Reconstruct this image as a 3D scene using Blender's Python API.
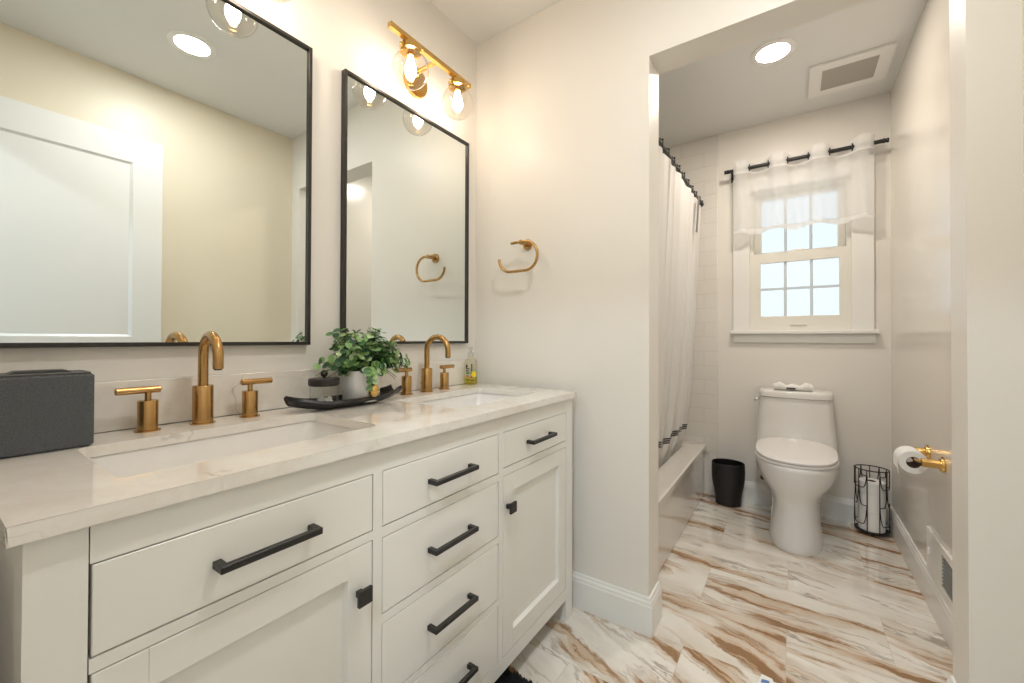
import bpy, bmesh, math, random
from mathutils import Vector, Matrix
PI = math.pi
rnd = random.Random(7)
sc = bpy.context.scene
for o in list(bpy.data.objects): bpy.data.objects.remove(o)

# ---------------------------------------------------------------- camera
CX, CH = 1.2805, 1.10
YAW, PITCH, ROLL, FPX = math.radians(34.2849), math.radians(0.4747), math.radians(0.1953), 410.593
_r = Vector((math.cos(YAW), math.sin(YAW), 0)); _h = Vector((-math.sin(YAW), math.cos(YAW), 0)); _z = Vector((0, 0, 1))
_f = _h*math.cos(PITCH) + _z*math.sin(PITCH); _u = _z*math.cos(PITCH) - _h*math.sin(PITCH)
R = _r*math.cos(ROLL) + _u*math.sin(ROLL); U = _u*math.cos(ROLL) - _r*math.sin(ROLL)
cam = bpy.data.cameras.new('camera'); cam.sensor_width = 36; cam.lens = FPX*36/1024
cam.shift_y = -6.11/1024; cam.clip_start = 0.01
co = bpy.data.objects.new('camera', cam); sc.collection.objects.link(co)
co.matrix_world = Matrix(((R.x, U.x, -_f.x, CX), (R.y, U.y, -_f.y, 0), (R.z, U.z, -_f.z, CH), (0, 0, 0, 1)))
sc.camera = co

# ---------------------------------------------------------------- world and exposure
w = bpy.data.worlds.new('overcast_sky'); sc.world = w; w.use_nodes = True
w.node_tree.nodes['Background'].inputs[0].default_value = (0.84, 0.93, 1.0, 1)
w.node_tree.nodes['Background'].inputs[1].default_value = .43
vs = sc.view_settings; vs.view_transform = 'Standard'; vs.look = 'None'; vs.gamma = 1; vs.use_curve_mapping = False
vs.exposure = 1.42
LED = 78.0      # recessed lamp lens
BULB = 24.0    # vanity bulb filament glass
# sky portal at the window
pl = bpy.data.lights.new('window_portal', 'AREA'); pl.shape = 'RECTANGLE'; pl.size = .54; pl.size_y = .92
pl.cycles.is_portal = True
po = bpy.data.objects.new('window_portal', pl); sc.collection.objects.link(po)
po.location = (1.311, 3.37, 1.63); po.rotation_euler = (-PI/2, 0, 0)

# ---------------------------------------------------------------- materials
def srgb(r, g, b):
    f = lambda c: (c/255/12.92 if c/255 <= .04045 else ((c/255+.055)/1.055)**2.4)
    return (f(r), f(g), f(b), 1)
def mat(name, col, rough=.5, metal=0, coat=0, bump=None, **kw):
    m = bpy.data.materials.new(name); m.use_nodes = True
    b = m.node_tree.nodes['Principled BSDF']
    b.inputs['Base Color'].default_value = col; b.inputs['Roughness'].default_value = rough
    b.inputs['Metallic'].default_value = metal; b.inputs['Coat Weight'].default_value = coat
    for k, v in kw.items(): b.inputs[k.replace('_', ' ')].default_value = v
    if bump:
        sc_, st = bump; nt = m.node_tree
        g = nt.nodes.new('ShaderNodeNewGeometry'); n = nt.nodes.new('ShaderNodeTexNoise'); n.inputs['Scale'].default_value = sc_
        n.inputs['Detail'].default_value = 3
        bp = nt.nodes.new('ShaderNodeBump'); bp.inputs['Strength'].default_value = st; bp.inputs['Distance'].default_value = .002
        nt.links.new(g.outputs['Position'], n.inputs['Vector']); nt.links.new(n.outputs[0], bp.inputs['Height'])
        nt.links.new(bp.outputs[0], b.inputs['Normal'])
    return m
class NT:
    def __init__(s, m): s.t = m.node_tree; s.b = s.t.nodes['Principled BSDF']
    def n(s, typ, ins=None, **attrs):
        x = s.t.nodes.new('ShaderNode'+typ)
        for k, v in attrs.items(): setattr(x, k, v)
        for k, v in (ins or {}).items():
            if isinstance(v, bpy.types.NodeSocket): s.t.links.new(v, x.inputs[k])
            else: x.inputs[k].default_value = v
        return x
    def m(s, op, a, b=0.0, c=0.0):
        return s.n('Math', {0: a, 1: b, 2: c}, operation=op).outputs[0]
    def mr(s, v, a, b, c=0.0, d=1.0):
        x = s.n('MapRange', {0: v, 1: a, 2: b, 3: c, 4: d}, interpolation_type='SMOOTHSTEP'); return x.outputs[0]
    def mix(s, f, a, b):
        x = s.n('Mix', {0: f, 6: a, 7: b}, data_type='RGBA'); return x.outputs[2]

M = {}
M['wall'] = mat('warm_white_wall_paint', srgb(234, 230, 223), .38, bump=(90, .10), Specular_IOR_Level=.3)
M['wall_gloss'] = mat('semi_gloss_wall_paint', srgb(228, 222, 212), .20, coat=.35, Coat_Roughness=.16, bump=(60, .06))
M['wall_beige'] = mat('creamier_wall', srgb(232, 222, 200), .40, bump=(90, .10))  # creamier copy of the wall colour for the room's right wall
M['ceiling'] = mat('ceiling_paint', srgb(230, 230, 227), .6)
M['trim'] = mat('white_trim_paint', srgb(238, 237, 233), .28)
M['cab'] = mat('white_cabinet_lacquer', srgb(238, 237, 232), .30)
M['gap'] = mat('cabinet_inside_shadow_line', srgb(120, 118, 112), .7)
M['black'] = mat('matte_black_metal', srgb(34, 33, 32), .38, 0)
M['blackf'] = mat('black_mirror_frame', srgb(52, 50, 47), .35, .3)
M['gold'] = mat('brushed_brass', srgb(186, 148, 96), .26, 1)
M['goldb'] = mat('polished_brass', srgb(220, 180, 110), .16, 1)
M['mirror'] = mat('mirror_glass', (.80, .855, .855, 1), .0, 1)
M['porc'] = mat('white_porcelain', srgb(232, 230, 227), .10, coat=.4)
M['seat'] = mat('toilet_seat_plastic', srgb(230, 226, 223), .22)
M['tub'] = mat('tub_enamel', srgb(228, 222, 214), .10, coat=.5, Coat_Roughness=.06)
M['chrome'] = mat('chrome', srgb(205, 205, 205), .12, 1)
M['vinyl'] = mat('window_vinyl', srgb(234, 231, 222), .4)
M['plastic_black'] = mat('black_ribbed_plastic', srgb(24, 24, 25), .42)
M['white_pot'] = mat('white_pot_ceramic', srgb(226, 226, 226), .35)
M['paper'] = mat('toilet_paper', srgb(240, 239, 236), .9)
M['card'] = mat('cardboard_core', srgb(105, 82, 68), .9)
M['cloth'] = mat('white_cloth', srgb(240, 238, 234), .9)
M['soil'] = mat('dark_soil', srgb(50, 42, 34), .9)
M['grey'] = mat('grey_print', srgb(95, 92, 90), .7)
M['dark_tray'] = mat('black_carved_tray', srgb(30, 29, 30), .32, bump=(160, .8))
M['lid'] = mat('black_wood_lid', srgb(38, 34, 32), .4)
M['fan_grille'] = mat('fan_mesh_grille', srgb(176, 170, 160), .7)
M['vent_grey'] = mat('register_dark_metal', srgb(150, 152, 150), .5)
M['rug'] = mat('black_shag_yarn', srgb(14, 14, 17), .8)
M['blue'] = mat('blue_print', srgb(90, 130, 190), .6)
M['exterior'] = mat('exterior_jamb', srgb(225, 225, 222), .6)
def emis(name, col, st):
    m = bpy.data.materials.new(name); m.use_nodes = True; nt = m.node_tree
    nt.nodes.clear(); e = nt.nodes.new('ShaderNodeEmission'); o = nt.nodes.new('ShaderNodeOutputMaterial')
    e.inputs[0].default_value = col; e.inputs[1].default_value = st; nt.links.new(e.outputs[0], o.inputs[0]); return m
M['led'] = emis('neutral_led_lens', (1, .975, .95, 1), LED)
M['led_warm'] = emis('warm_led_lens', (1, .90, .79, 1), LED*1.15)
M['hall_fill'] = emis('hall_fill_lens', (.74, .88, 1, 1), LED*2.3)  # lens of the added fill lamp behind the camera
M['bulb'] = emis('warm_bulb', (1, .83, .66, 1), BULB)
def thin_glass(name, tint, ior=1.45, refl=1.0, rough=.02):
    m = bpy.data.materials.new(name); m.use_nodes = True; nt = m.node_tree; nt.nodes.clear()
    o = nt.nodes.new('ShaderNodeOutputMaterial'); mx = nt.nodes.new('ShaderNodeMixShader')
    t = nt.nodes.new('ShaderNodeBsdfTransparent'); g = nt.nodes.new('ShaderNodeBsdfGlossy')
    ge = nt.nodes.new('ShaderNodeNewGeometry'); dt = nt.nodes.new('ShaderNodeVectorMath'); dt.operation = 'DOT_PRODUCT'
    nt.links.new(ge.outputs['Incoming'], dt.inputs[0]); nt.links.new(ge.outputs['Normal'], dt.inputs[1])
    ab = nt.nodes.new('ShaderNodeMath'); ab.operation = 'ABSOLUTE'; nt.links.new(dt.outputs['Value'], ab.inputs[0])
    iv = nt.nodes.new('ShaderNodeMath'); iv.operation = 'SUBTRACT'; iv.inputs[0].default_value = 1; nt.links.new(ab.outputs[0], iv.inputs[1])
    pw = nt.nodes.new('ShaderNodeMath'); pw.operation = 'POWER'; pw.inputs[1].default_value = 5; nt.links.new(iv.outputs[0], pw.inputs[0])
    fr = nt.nodes.new('ShaderNodeMath'); fr.operation = 'MULTIPLY_ADD'; fr.inputs[1].default_value = .90; fr.inputs[2].default_value = .05; nt.links.new(pw.outputs[0], fr.inputs[0])
    mu = nt.nodes.new('ShaderNodeMath'); mu.operation = 'MULTIPLY'; mu.inputs[1].default_value = refl
    t.inputs[0].default_value = tint; g.inputs['Roughness'].default_value = rough
    nt.links.new(fr.outputs[0], mu.inputs[0]); nt.links.new(mu.outputs[0], mx.inputs[0])
    nt.links.new(t.outputs[0], mx.inputs[1]); nt.links.new(g.outputs[0], mx.inputs[2]); nt.links.new(mx.outputs[0], o.inputs[0])
    return m
M['globe'] = thin_glass('clear_globe_glass', (.95, .93, .90, 1), refl=1.6)
M['glass'] = thin_glass('clear_glass', (.96, .97, .96, 1))
M['pane'] = thin_glass('window_glass', (.97, .985, .99, 1), refl=.5)
M['jar_water'] = thin_glass('dark_jar_contents', (.55, .55, .52, 1))
M['soap'] = thin_glass('yellow_soap_liquid', (.93, .86, .18, 1), refl=1.0)
M['soapclear'] = thin_glass('clear_bottle_plastic', (.93, .93, .86, 1), refl=1.0)

def fabric(name, col, trans, alpha, scale=900):
    m = bpy.data.materials.new(name); m.use_nodes = True; nt = m.node_tree; nt.nodes.clear()
    o = nt.nodes.new('ShaderNodeOutputMaterial')
    d = nt.nodes.new('ShaderNodeBsdfDiffuse'); tl = nt.nodes.new('ShaderNodeBsdfTranslucent'); tp = nt.nodes.new('ShaderNodeBsdfTransparent')
    d.inputs[0].default_value = col; tl.inputs[0].default_value = col
    a = nt.nodes.new('ShaderNodeMixShader'); b = nt.nodes.new('ShaderNodeMixShader')
    a.inputs[0].default_value = trans; b.inputs[0].default_value = alpha
    nt.links.new(d.outputs[0], a.inputs[1]); nt.links.new(tl.outputs[0], a.inputs[2])
    nt.links.new(tp.outputs[0], b.inputs[1]); nt.links.new(a.outputs[0], b.inputs[2]); nt.links.new(b.outputs[0], o.inputs[0])
    return m
M['sheer'] = fabric('sheer_white_voile', (.95, .945, .93, 1), .50, .54)
M['sheer_hem'] = fabric('doubled_voile_hem', (.95, .945, .93, 1), .40, .82)
M['curtain'] = fabric('white_shower_curtain', (.91, .895, .87, 1), .30, 1.0)
M['stripe'] = fabric('dark_woven_stripe', (.10, .09, .085, 1), .1, 1.0)
M['greystrip'] = fabric('dark_grey_strip', (.30, .28, .27, 1), .1, 1.0)

# speaker cloth
m = M['speaker'] = mat('charcoal_speaker_cloth', srgb(66, 68, 70), .9); k = NT(m)
g = k.n('NewGeometry'); v = k.n('TexNoise', {'Vector': g.outputs['Position'], 'Scale': 900.0, 'Detail': 2.0})
k.t.links.new(k.mix(k.mr(v.outputs[0], .35, .65), srgb(62, 65, 68), srgb(102, 105, 108)), k.b.inputs['Base Color'])
M['speaker_top'] = mat('speaker_top_plastic', srgb(74, 74, 74), .45)

# quartz
def quartz(name):
    m = mat(name, srgb(232, 226, 216), .07, coat=.3); k = NT(m); g = k.n('NewGeometry')
    P = g.outputs['Position']
    wn = k.n('TexNoise', {'Vector': P, 'Scale': 3.0, 'Detail': 5.0, 'Roughness': .6})
    wv = k.n('VectorMath', {0: wn.outputs['Color'], 1: (.5, .5, .5)}, operation='SUBTRACT')
    ws = k.n('VectorMath', {0: wv.outputs[0], 'Scale': .35}, operation='SCALE')
    pp = k.n('VectorMath', {0: P, 1: ws.outputs[0]}, operation='ADD')
    n1 = k.n('TexNoise', {'Vector': pp.outputs[0], 'Scale': 3.6, 'Detail': 2.0})
    r1 = k.m('ABSOLUTE', k.m('SUBTRACT', n1.outputs[0], .5))
    n2 = k.n('TexNoise', {'Vector': P, 'Scale': 7.0, 'Detail': 2.0})
    vein = k.m('MULTIPLY', k.mr(r1, .0, .010, 1, 0), k.mr(n2.outputs[0], .50, .70))
    n3 = k.n('TexNoise', {'Vector': pp.outputs[0], 'Scale': 6.0, 'Detail': 7.0, 'Roughness': .75})
    cloud = k.mr(n3.outputs[0], .35, .7)
    c = k.mix(cloud, srgb(241, 238, 232), srgb(230, 224, 215))
    c = k.mix(k.m('MULTIPLY', vein, .75), c, srgb(176, 166, 156))
    k.t.links.new(c, k.b.inputs['Base Color']); return m
M['quartz'] = quartz('veined_quartz')

# floor tile: 61 x 30.5 cm glazed tiles, half bond, brown calacatta veins
m = M['floor'] = mat('calacatta_gold_tile', srgb(226, 222, 212), .09, coat=.7, Coat_Roughness=.03); k = NT(m)
g = k.n('NewGeometry'); s = k.n('SeparateXYZ', {0: g.outputs['Position']}); X, Y = s.outputs[0], s.outputs[1]
TL, TW = .61, .305
yr = k.m('DIVIDE', k.m('SUBTRACT', Y, .0505), TW); row = k.m('FLOOR', yr); fy = k.m('SUBTRACT', yr, row)
odd = k.m('ABSOLUTE', k.m('MODULO', row, 2.0))
x0 = k.m('MULTIPLY_ADD', odd, .305, .347 - TL*4)
xr = k.m('DIVIDE', k.m('SUBTRACT', X, x0), TL); col = k.m('FLOOR', xr); fx = k.m('SUBTRACT', xr, col)
u = k.m('MULTIPLY', k.m('SUBTRACT', fx, .5), TL); v = k.m('MULTIPLY', k.m('SUBTRACT', fy, .5), TW)
idv = k.n('CombineXYZ', {0: row, 1: col, 2: 3.7})
wn = k.n('TexWhiteNoise', {0: idv.outputs[0]}, noise_dimensions='3D'); rs = k.n('SeparateColor', {0: wn.outputs['Color']})
r1, r2, r3 = rs.outputs[0], rs.outputs[1], rs.outputs[2]
near = k.mr(Y, 1.5, 1.9, 1, 0)
ang = k.m('ADD', k.m('MULTIPLY_ADD', r1, .25, .02), k.m('MULTIPLY', near, .38))
ca, sa = k.m('COSINE', ang), k.m('SINE', ang)
uu = k.m('SUBTRACT', k.m('MULTIPLY', u, ca), k.m('MULTIPLY', v, sa))
vv = k.m('ADD', k.m('MULTIPLY', u, sa), k.m('MULTIPLY', v, ca))
off = k.m('MULTIPLY', r2, 37.0)
def vec(su, sv, z):
    return k.n('CombineXYZ', {0: k.m('MULTIPLY_ADD', uu, su, off), 1: k.m('MULTIPLY_ADD', vv, sv, k.m('MULTIPLY', r3, 19.0)), 2: z}).outputs[0]
wob = k.n('TexNoise', {'Vector': vec(3.0, 6.0, 0.0), 'Scale': 1.0, 'Detail': 5.0, 'Roughness': .62})
wobv = k.m('MULTIPLY', k.m('SUBTRACT', wob.outputs[0], .5), 1.0)
def ridge(su, sv, z, amp, det=2.0):
    a = k.n('CombineXYZ', {0: k.m('MULTIPLY_ADD', uu, su, off),
                           1: k.m('ADD', k.m('MULTIPLY_ADD', vv, sv, k.m('MULTIPLY', r3, 19.0)), k.m('MULTIPLY', wobv, amp)), 2: z}).outputs[0]
    n = k.n('TexNoise', {'Vector': a, 'Scale': 1.0, 'Detail': det, 'Roughness': .55})
    return n.outputs[0]
bandn = ridge(1.1, 8.0, 1.0, 1.6, 3.0)
band = k.mr(bandn, .49, .61)                       # broad tan flows
streak = ridge(1.9, 24.0, 5.0, 3.2, 5.0)
fine = k.mr(streak, .36, .60)
thin = k.mr(k.m('ABSOLUTE', k.m('SUBTRACT', ridge(1.3, 10.0, 9.0, 1.3, 3.0), .5)), .0, .018, 1, 0)
edge = k.mr(k.m('ABSOLUTE', k.m('SUBTRACT', bandn, .50)), .0, .02, 1, 0)
gmask = k.mr(ridge(1.5, 4.0, 14.0, .5), .45, .6)
base = k.mix(k.mr(ridge(3.0, 7.0, 20.0, .8, 5.0), .35, .7), srgb(238, 234, 226), srgb(220, 212, 200))
c = k.mix(k.m('MULTIPLY', band, k.m('MULTIPLY_ADD', fine, .66, .34)), base, srgb(184, 141, 92))
c = k.mix(k.m('MULTIPLY', k.m('MULTIPLY', band, k.mr(streak, .50, .54)), .8), c, srgb(134, 98, 62))
c = k.mix(k.m('MULTIPLY', k.m('MULTIPLY', edge, gmask), .6), c, srgb(112, 84, 60))
c = k.mix(k.m('MULTIPLY', k.m('MULTIPLY', thin, k.mr(ridge(2.0, 4.0, 30.0, .5), .42, .62)), .5), c, srgb(146, 120, 94))
gx = k.m('MULTIPLY', k.m('MINIMUM', fx, k.m('SUBTRACT', 1.0, fx)), TL); gy = k.m('MULTIPLY', k.m('MINIMUM', fy, k.m('SUBTRACT', 1.0, fy)), TW)
gr = k.mr(k.m('MINIMUM', gx, gy), .0007, .0014, 1, 0)
c = k.mix(k.m('MULTIPLY', gr, .75), c, srgb(182, 170, 154))
k.t.links.new(c, k.b.inputs['Base Color'])
k.t.links.new(k.m('MULTIPLY_ADD', gr, .4, .09), k.b.inputs['Roughness'])

# shower wall tile
m = M['tile'] = mat('white_shower_tile', srgb(228, 224, 217), .12, coat=.3); k = NT(m)
g = k.n('NewGeometry'); s = k.n('SeparateXYZ', {0: g.outputs['Position']})
al = k.m('ADD', s.outputs[0], s.outputs[1])
br = k.n('TexBrick', {'Vector': k.n('CombineXYZ', {0: al, 1: s.outputs[2], 2: 0.0}).outputs[0], 'Color1': srgb(230, 226, 219), 'Color2': srgb(227, 223, 216),
     'Mortar': srgb(212, 207, 198), 'Scale': 1.0, 'Mortar Size': .0018, 'Mortar Smooth': .1, 'Brick Width': .305, 'Row Height': .1016}, offset=.5)
k.t.links.new(br.outputs['Color'], k.b.inputs['Base Color'])
bp = k.n('Bump', {'Height': br.outputs['Fac'], 'Strength': .5, 'Distance': .002}, invert=True); k.t.links.new(bp.outputs[0], k.b.inputs['Normal'])

# leaves
m = M['leaf'] = mat('eucalyptus_leaf', srgb(90, 130, 80), .5); k = NT(m)
g = k.n('NewGeometry'); cr = k.n('ValToRGB', {0: g.outputs['Random Per Island']})
e = cr.color_ramp.elements; e[0].color = srgb(38, 74, 48); e[0].position = 0; e[1].color = srgb(196, 218, 172); e[1].position = 1
for p_, c_ in ((.25, (64, 110, 70)), (.5, (112, 156, 92)), (.78, (156, 190, 120))):
    x = e.new(p_); x.color = srgb(*c_)
k.t.links.new(cr.outputs[0], k.b.inputs['Base Color'])
M['stem'] = mat('plant_stem', srgb(96, 112, 70), .6)

# soap bottle label: yellow lemon, dark lettering blocks stay in geometry
M['label_dark'] = mat('label_dark_ink', srgb(60, 62, 56), .6)
M['label_green'] = mat('label_green_ink', srgb(70, 140, 90), .6)
M['label_orange'] = mat('label_orange_ink', srgb(200, 120, 60), .6)
M['label_yellow'] = mat('label_lemon', srgb(238, 214, 30), .5)
M['pump'] = mat('translucent_pump_plastic', srgb(222, 222, 214), .35, Alpha=.65)

# ---------------------------------------------------------------- geometry helpers
C = sc.collection
def bx(bm, x0, x1, y0, y1, z0, z1, bev=0, seg=2):
    vs_ = [bm.verts.new(p) for p in ((x0, y0, z0), (x1, y0, z0), (x1, y1, z0), (x0, y1, z0), (x0, y0, z1), (x1, y0, z1), (x1, y1, z1), (x0, y1, z1))]
    fs = [bm.faces.new([vs_[i] for i in q]) for q in ((0, 3, 2, 1), (4, 5, 6, 7), (0, 1, 5, 4), (1, 2, 6, 5), (2, 3, 7, 6), (3, 0, 4, 7))]
    if bev:
        es = list({e for f in fs for e in f.edges})
        bmesh.ops.bevel(bm, geom=es, offset=bev, segments=seg, affect='EDGES', profile=.5)
    return bm
def nb(): return bmesh.new()
def box(*a, **k): return bx(nb(), *a, **k)
def ring(bm, pts): return [bm.verts.new(p) for p in pts]
def bridge(bm, a, b):
    n = len(a)
    for i in range(n): bm.faces.new((a[i], a[(i+1) % n], b[(i+1) % n], b[i]))
def lathe(bm, prof, cx, cy, n=32, capb=True, capt=True, sx=1, sy=1, axis='z', cz=0):
    """prof: list of (r, h). axis z: centre cx,cy.  axis x: centre (y=cx, z=cy). axis y: centre (x=cx, z=cy)"""
    rs_ = []
    for r, h in prof:
        r = max(r, 1e-5); pts = []
        for i in range(n):
            a = 2*PI*i/n; p, q = r*math.cos(a)*sx, r*math.sin(a)*sy
            pts.append((cx+p, cy+q, h) if axis == 'z' else ((h, cx+p, cy+q) if axis == 'x' else (cx+p, h, cy+q)))
        rs_.append(ring(bm, pts))
    for a, b in zip(rs_, rs_[1:]): bridge(bm, a, b)
    if capb: bm.faces.new(rs_[0][::-1])
    if capt: bm.faces.new(rs_[-1])
    return bm
def tube(bm, path, r, n=12, closed=False, caps=True):
    P_ = [Vector(p) for p in path]; m_ = len(P_); rings = []; prev = None
    for i, p in enumerate(P_):
        if closed: t = (P_[(i+1) % m_]-P_[i-1]).normalized()
        else: t = (P_[min(i+1, m_-1)]-P_[max(i-1, 0)]).normalized()
        if prev is None:
            a = Vector((0, 0, 1)) if abs(t.z) < .9 else Vector((1, 0, 0)); nrm = t.cross(a).normalized()
        else: nrm = (prev - t*prev.dot(t)).normalized()
        prev = nrm; bn = t.cross(nrm); rr = r[i] if isinstance(r, (list, tuple)) else r
        rings.append(ring(bm, [p+(nrm*math.cos(2*PI*j/n)+bn*math.sin(2*PI*j/n))*rr for j in range(n)]))
    for a, b in zip(rings, rings[1:]): bridge(bm, a, b)
    if closed: bridge(bm, rings[-1], rings[0])
    elif caps: bm.faces.new(rings[0][::-1]); bm.faces.new(rings[-1])
    return bm
def sphere(bm, c, r, n=20, m_=12, sz=1):
    prof = [(r*math.sin(PI*i/m_), c[2]-r*sz*math.cos(PI*i/m_)) for i in range(m_+1)]
    return lathe(bm, prof, c[0], c[1], n, False, False)
def prism(bm, prof, axis, a, b):
    """extrude a 2D profile between a and b along axis. axis 'x': prof=(y,z); 'y': prof=(x,z); 'z': prof=(x,y)"""
    f = {'x': lambda p, t: (t, p[0], p[1]), 'y': lambda p, t: (p[0], t, p[1]), 'z': lambda p, t: (p[0], p[1], t)}[axis]
    r0 = ring(bm, [f(p, a) for p in prof]); r1 = ring(bm, [f(p, b) for p in prof]); bridge(bm, r0, r1)
    bm.faces.new(r0[::-1]); bm.faces.new(r1); return bm
def link(name, bm, m, parent=None, loc=(0, 0, 0), smooth=None):
    bmesh.ops.recalc_face_normals(bm, faces=bm.faces[:])
    me = bpy.data.meshes.new(name)
    org = Vector(loc)
    if parent is not None:
        org = Vector((0, 0, 0)); q = parent
        while q: org += q.location; q = q.parent
        org = org + Vector(loc)
    bmesh.ops.translate(bm, vec=-org, verts=bm.verts[:])
    bm.to_mesh(me); bm.free()
    o = bpy.data.objects.new(name, me); C.objects.link(o)
    for mm in (m if isinstance(m, (list, tuple)) else [m]): me.materials.append(mm)
    if parent is not None: o.parent = parent; o.location = loc
    else: o.location = org
    if smooth:
        for p in me.polygons: p.use_smooth = True
        try:
            me.set_sharp_from_angle(angle=math.radians(smooth))
        except Exception: pass
    return o
def thing(name, label, cat, loc=(0, 0, 0), group=None):
    o = bpy.data.objects.new(name, None); C.objects.link(o); o.location = loc; o.empty_display_size = .05
    o['label'] = label; o['category'] = cat
    if group: o['group'] = group
    return o
def tag(o, label, cat, group=None, kind=None):
    o['label'] = label; o['category'] = cat
    if group: o['group'] = group
    if kind: o['kind'] = kind
    return o
def struct(name, bm, m, parent=None, smooth=None):
    o = link(name, bm, m, parent, smooth=smooth)
    if parent is None: o['kind'] = 'structure'
    return o

# ---------------------------------------------------------------- room dimensions
YP, TH, YB, XR, HC = 1.5606, .1325, 3.215, 1.758, 2.549
XE, XN, ZO = .838, 1.660, 2.168
YN = -.07          # inner face of the near wall
HY = -1.45         # end of the hall behind the camera
DX0 = .88          # doorway left jamb in the near wall

struct('floor', box(-.15, XR+.15, HY-.1, YB+.15, -.06, 0), M['floor'])
struct('ceiling', box(-.15, XR+.15, HY-.1, YB+.15, HC, HC+.08), M['ceiling'])
struct('wall_left', box(-.12, 0, HY, YB+.15, 0, HC), M['wall'])
struct('wall_right', box(XR, XR+.12, YP+TH, YB+.15, 0, HC), M['wall_gloss'])
struct('wall_right_room', box(XR, XR+.12, HY, YP+TH, 0, HC), M['wall_beige'])
b = nb()      # near wall with the doorway the photograph is taken from
bx(b, 0, DX0, YN-.12, YN, 0, HC); bx(b, DX0, XR, YN-.12, YN, 2.20, HC)
struct('wall_near', b, M['wall'])
struct('wall_hall', box(-.12, XR+.12, HY-.1, HY, 0, HC), M['wall'])
# partition with the opening, header and right nib, one mesh
b = nb()
bx(b, 0, XE, YP, YP+TH, 0, ZO); bx(b, XN, XR, YP, YP+TH, 0, ZO); bx(b, 0, XE, YP, YP+TH, ZO, HC); bx(b, XE, XN, YP, YP+TH, ZO, HC); bx(b, XN, XR, YP, YP+TH, ZO, HC)
bmesh.ops.remove_doubles(b, verts=b.verts[:], dist=1e-5)
seen = {}
for f in b.faces: seen.setdefault(tuple(sorted(v_.index for v_ in f.verts)), []).append(f)
b.verts.index_update(); seen = {}
for f in b.faces: seen.setdefault(tuple(sorted(v_.index for v_ in f.verts)), []).append(f)
bmesh.ops.delete(b, geom=[f for fs in seen.values() if len(fs) > 1 for f in fs], context='FACES_ONLY')
struct('wall_partition', b, M['wall'])
# back wall with window hole
WX0, WX1, WZ0, WZ1 = 1.045, 1.580, 1.165, 2.10
b = nb(); y0, y1 = YB, YB+.15
bx(b, 0, WX0, y0, y1, 0, HC); bx(b, WX1, XR, y0, y1, 0, HC); bx(b, WX0, WX1, y0, y1, 0, WZ0); bx(b, WX0, WX1, y0, y1, WZ1, HC)
bmesh.ops.remove_doubles(b, verts=b.verts[:], dist=1e-5)
struct('wall_back', b, M['wall'])
# shower tile on the tub's three sides
b = nb(); bx(b, 0, .847, YB-.010, YB, .3, HC, .001, 1); bx(b, 0, .010, YP+TH+.010, YB-.010, .3, HC); bx(b, 0, .80, YP+TH, YP+TH+.010, .3, HC)
bx(b, .790, .847, YB-.010, YB, .0, .3)
struct('wall_tile', b, M['tile'])

# baseboards
def bbprof(t=.015, h=.138):   # (offset, z)
    return [(0, 0), (t, 0), (t, h-.030), (t-.002, h-.026), (t-.003, h-.016), (t-.007, h-.010), (t-.008, h-.003), (t-.010, h), (0, h)]
def bb_x(name, y, x0, x1, sgn):  # runs along x, faces sgn*y
    struct(name, prism(nb(), [(y+sgn*o, z) for o, z in bbprof()], 'x', x0, x1), M['trim'])
bb_y = lambda name, x, y0, y1, sgn: struct(name, prism(nb(), [(x+sgn*o, z) for o, z in bbprof()], 'y', y0, y1), M['trim'])
# the partition board turns the corner into the opening: mitred loft
def bb_path(name, segs):
    b = nb(); rs_ = []
    for (x, y, nx, ny) in segs: rs_.append(ring(b, [(x+nx*o, y+ny*o, z) for o, z in bbprof()]))
    for a, c_ in zip(rs_, rs_[1:]): bridge(b, a, c_)
    b.faces.new(rs_[0]); b.faces.new(rs_[-1][::-1])
    struct(name, b, M['trim'])
bb_path('baseboard_partition', [(.002, YP, 0, -1), (XE, YP, 1, -1), (XE, YP+TH-.004, 1, 0)])
bb_path('baseboard_right', [(XR, YB, -1, -1), (XR, YP+TH, -1, 0)])
bb_x('baseboard_back', YB, .847, XR-.001, -1)
bb_path('baseboard_nib', [(XN, YP+TH, -1, 0), (XN, YP, -1, -1), (XR, YP, 0, -1)])
bb_y('baseboard_room', XR, .85, YP-.016, -1)

# window ----------------------------------------------------------
win = bpy.data.objects.new('window_1', None); C.objects.link(win); win.location = ((WX0+WX1)/2, YB, WZ0); win['kind'] = 'structure'
T = .018
b = nb()
bx(b, .945, WX0, YB-T, YB, WZ0-.004, WZ1+.10, .003); bx(b, WX1, 1.683, YB-T, YB, WZ0-.004, WZ1+.10, .003); bx(b, WX0+.0005, WX1-.0005, YB-T, YB, WZ1, WZ1+.10, .003)
link('casing', b, M['trim'], win)
link('sill', box(.930, 1.703, YB-.050, YB+.02, WZ0-.028, WZ0-.004, .005, 3), M['trim'], win)
link('apron', box(.945, 1.689, YB-.018, YB, WZ0-.085, WZ0-.028, .003), M['trim'], win)
b = nb(); y0, y1 = YB+.015, YB+.13
bx(b, WX0, WX0+.022, y0, y1, WZ0, WZ1); bx(b, WX1-.022, WX1, y0, y1, WZ0, WZ1); bx(b, WX0+.022, WX1-.022, y0, y1, WZ0, WZ0+.02); bx(b, WX0+.022, WX1-.022, y0, y1, WZ1-.02, WZ1)
link('jamb', b, M['vinyl'], win)
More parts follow.
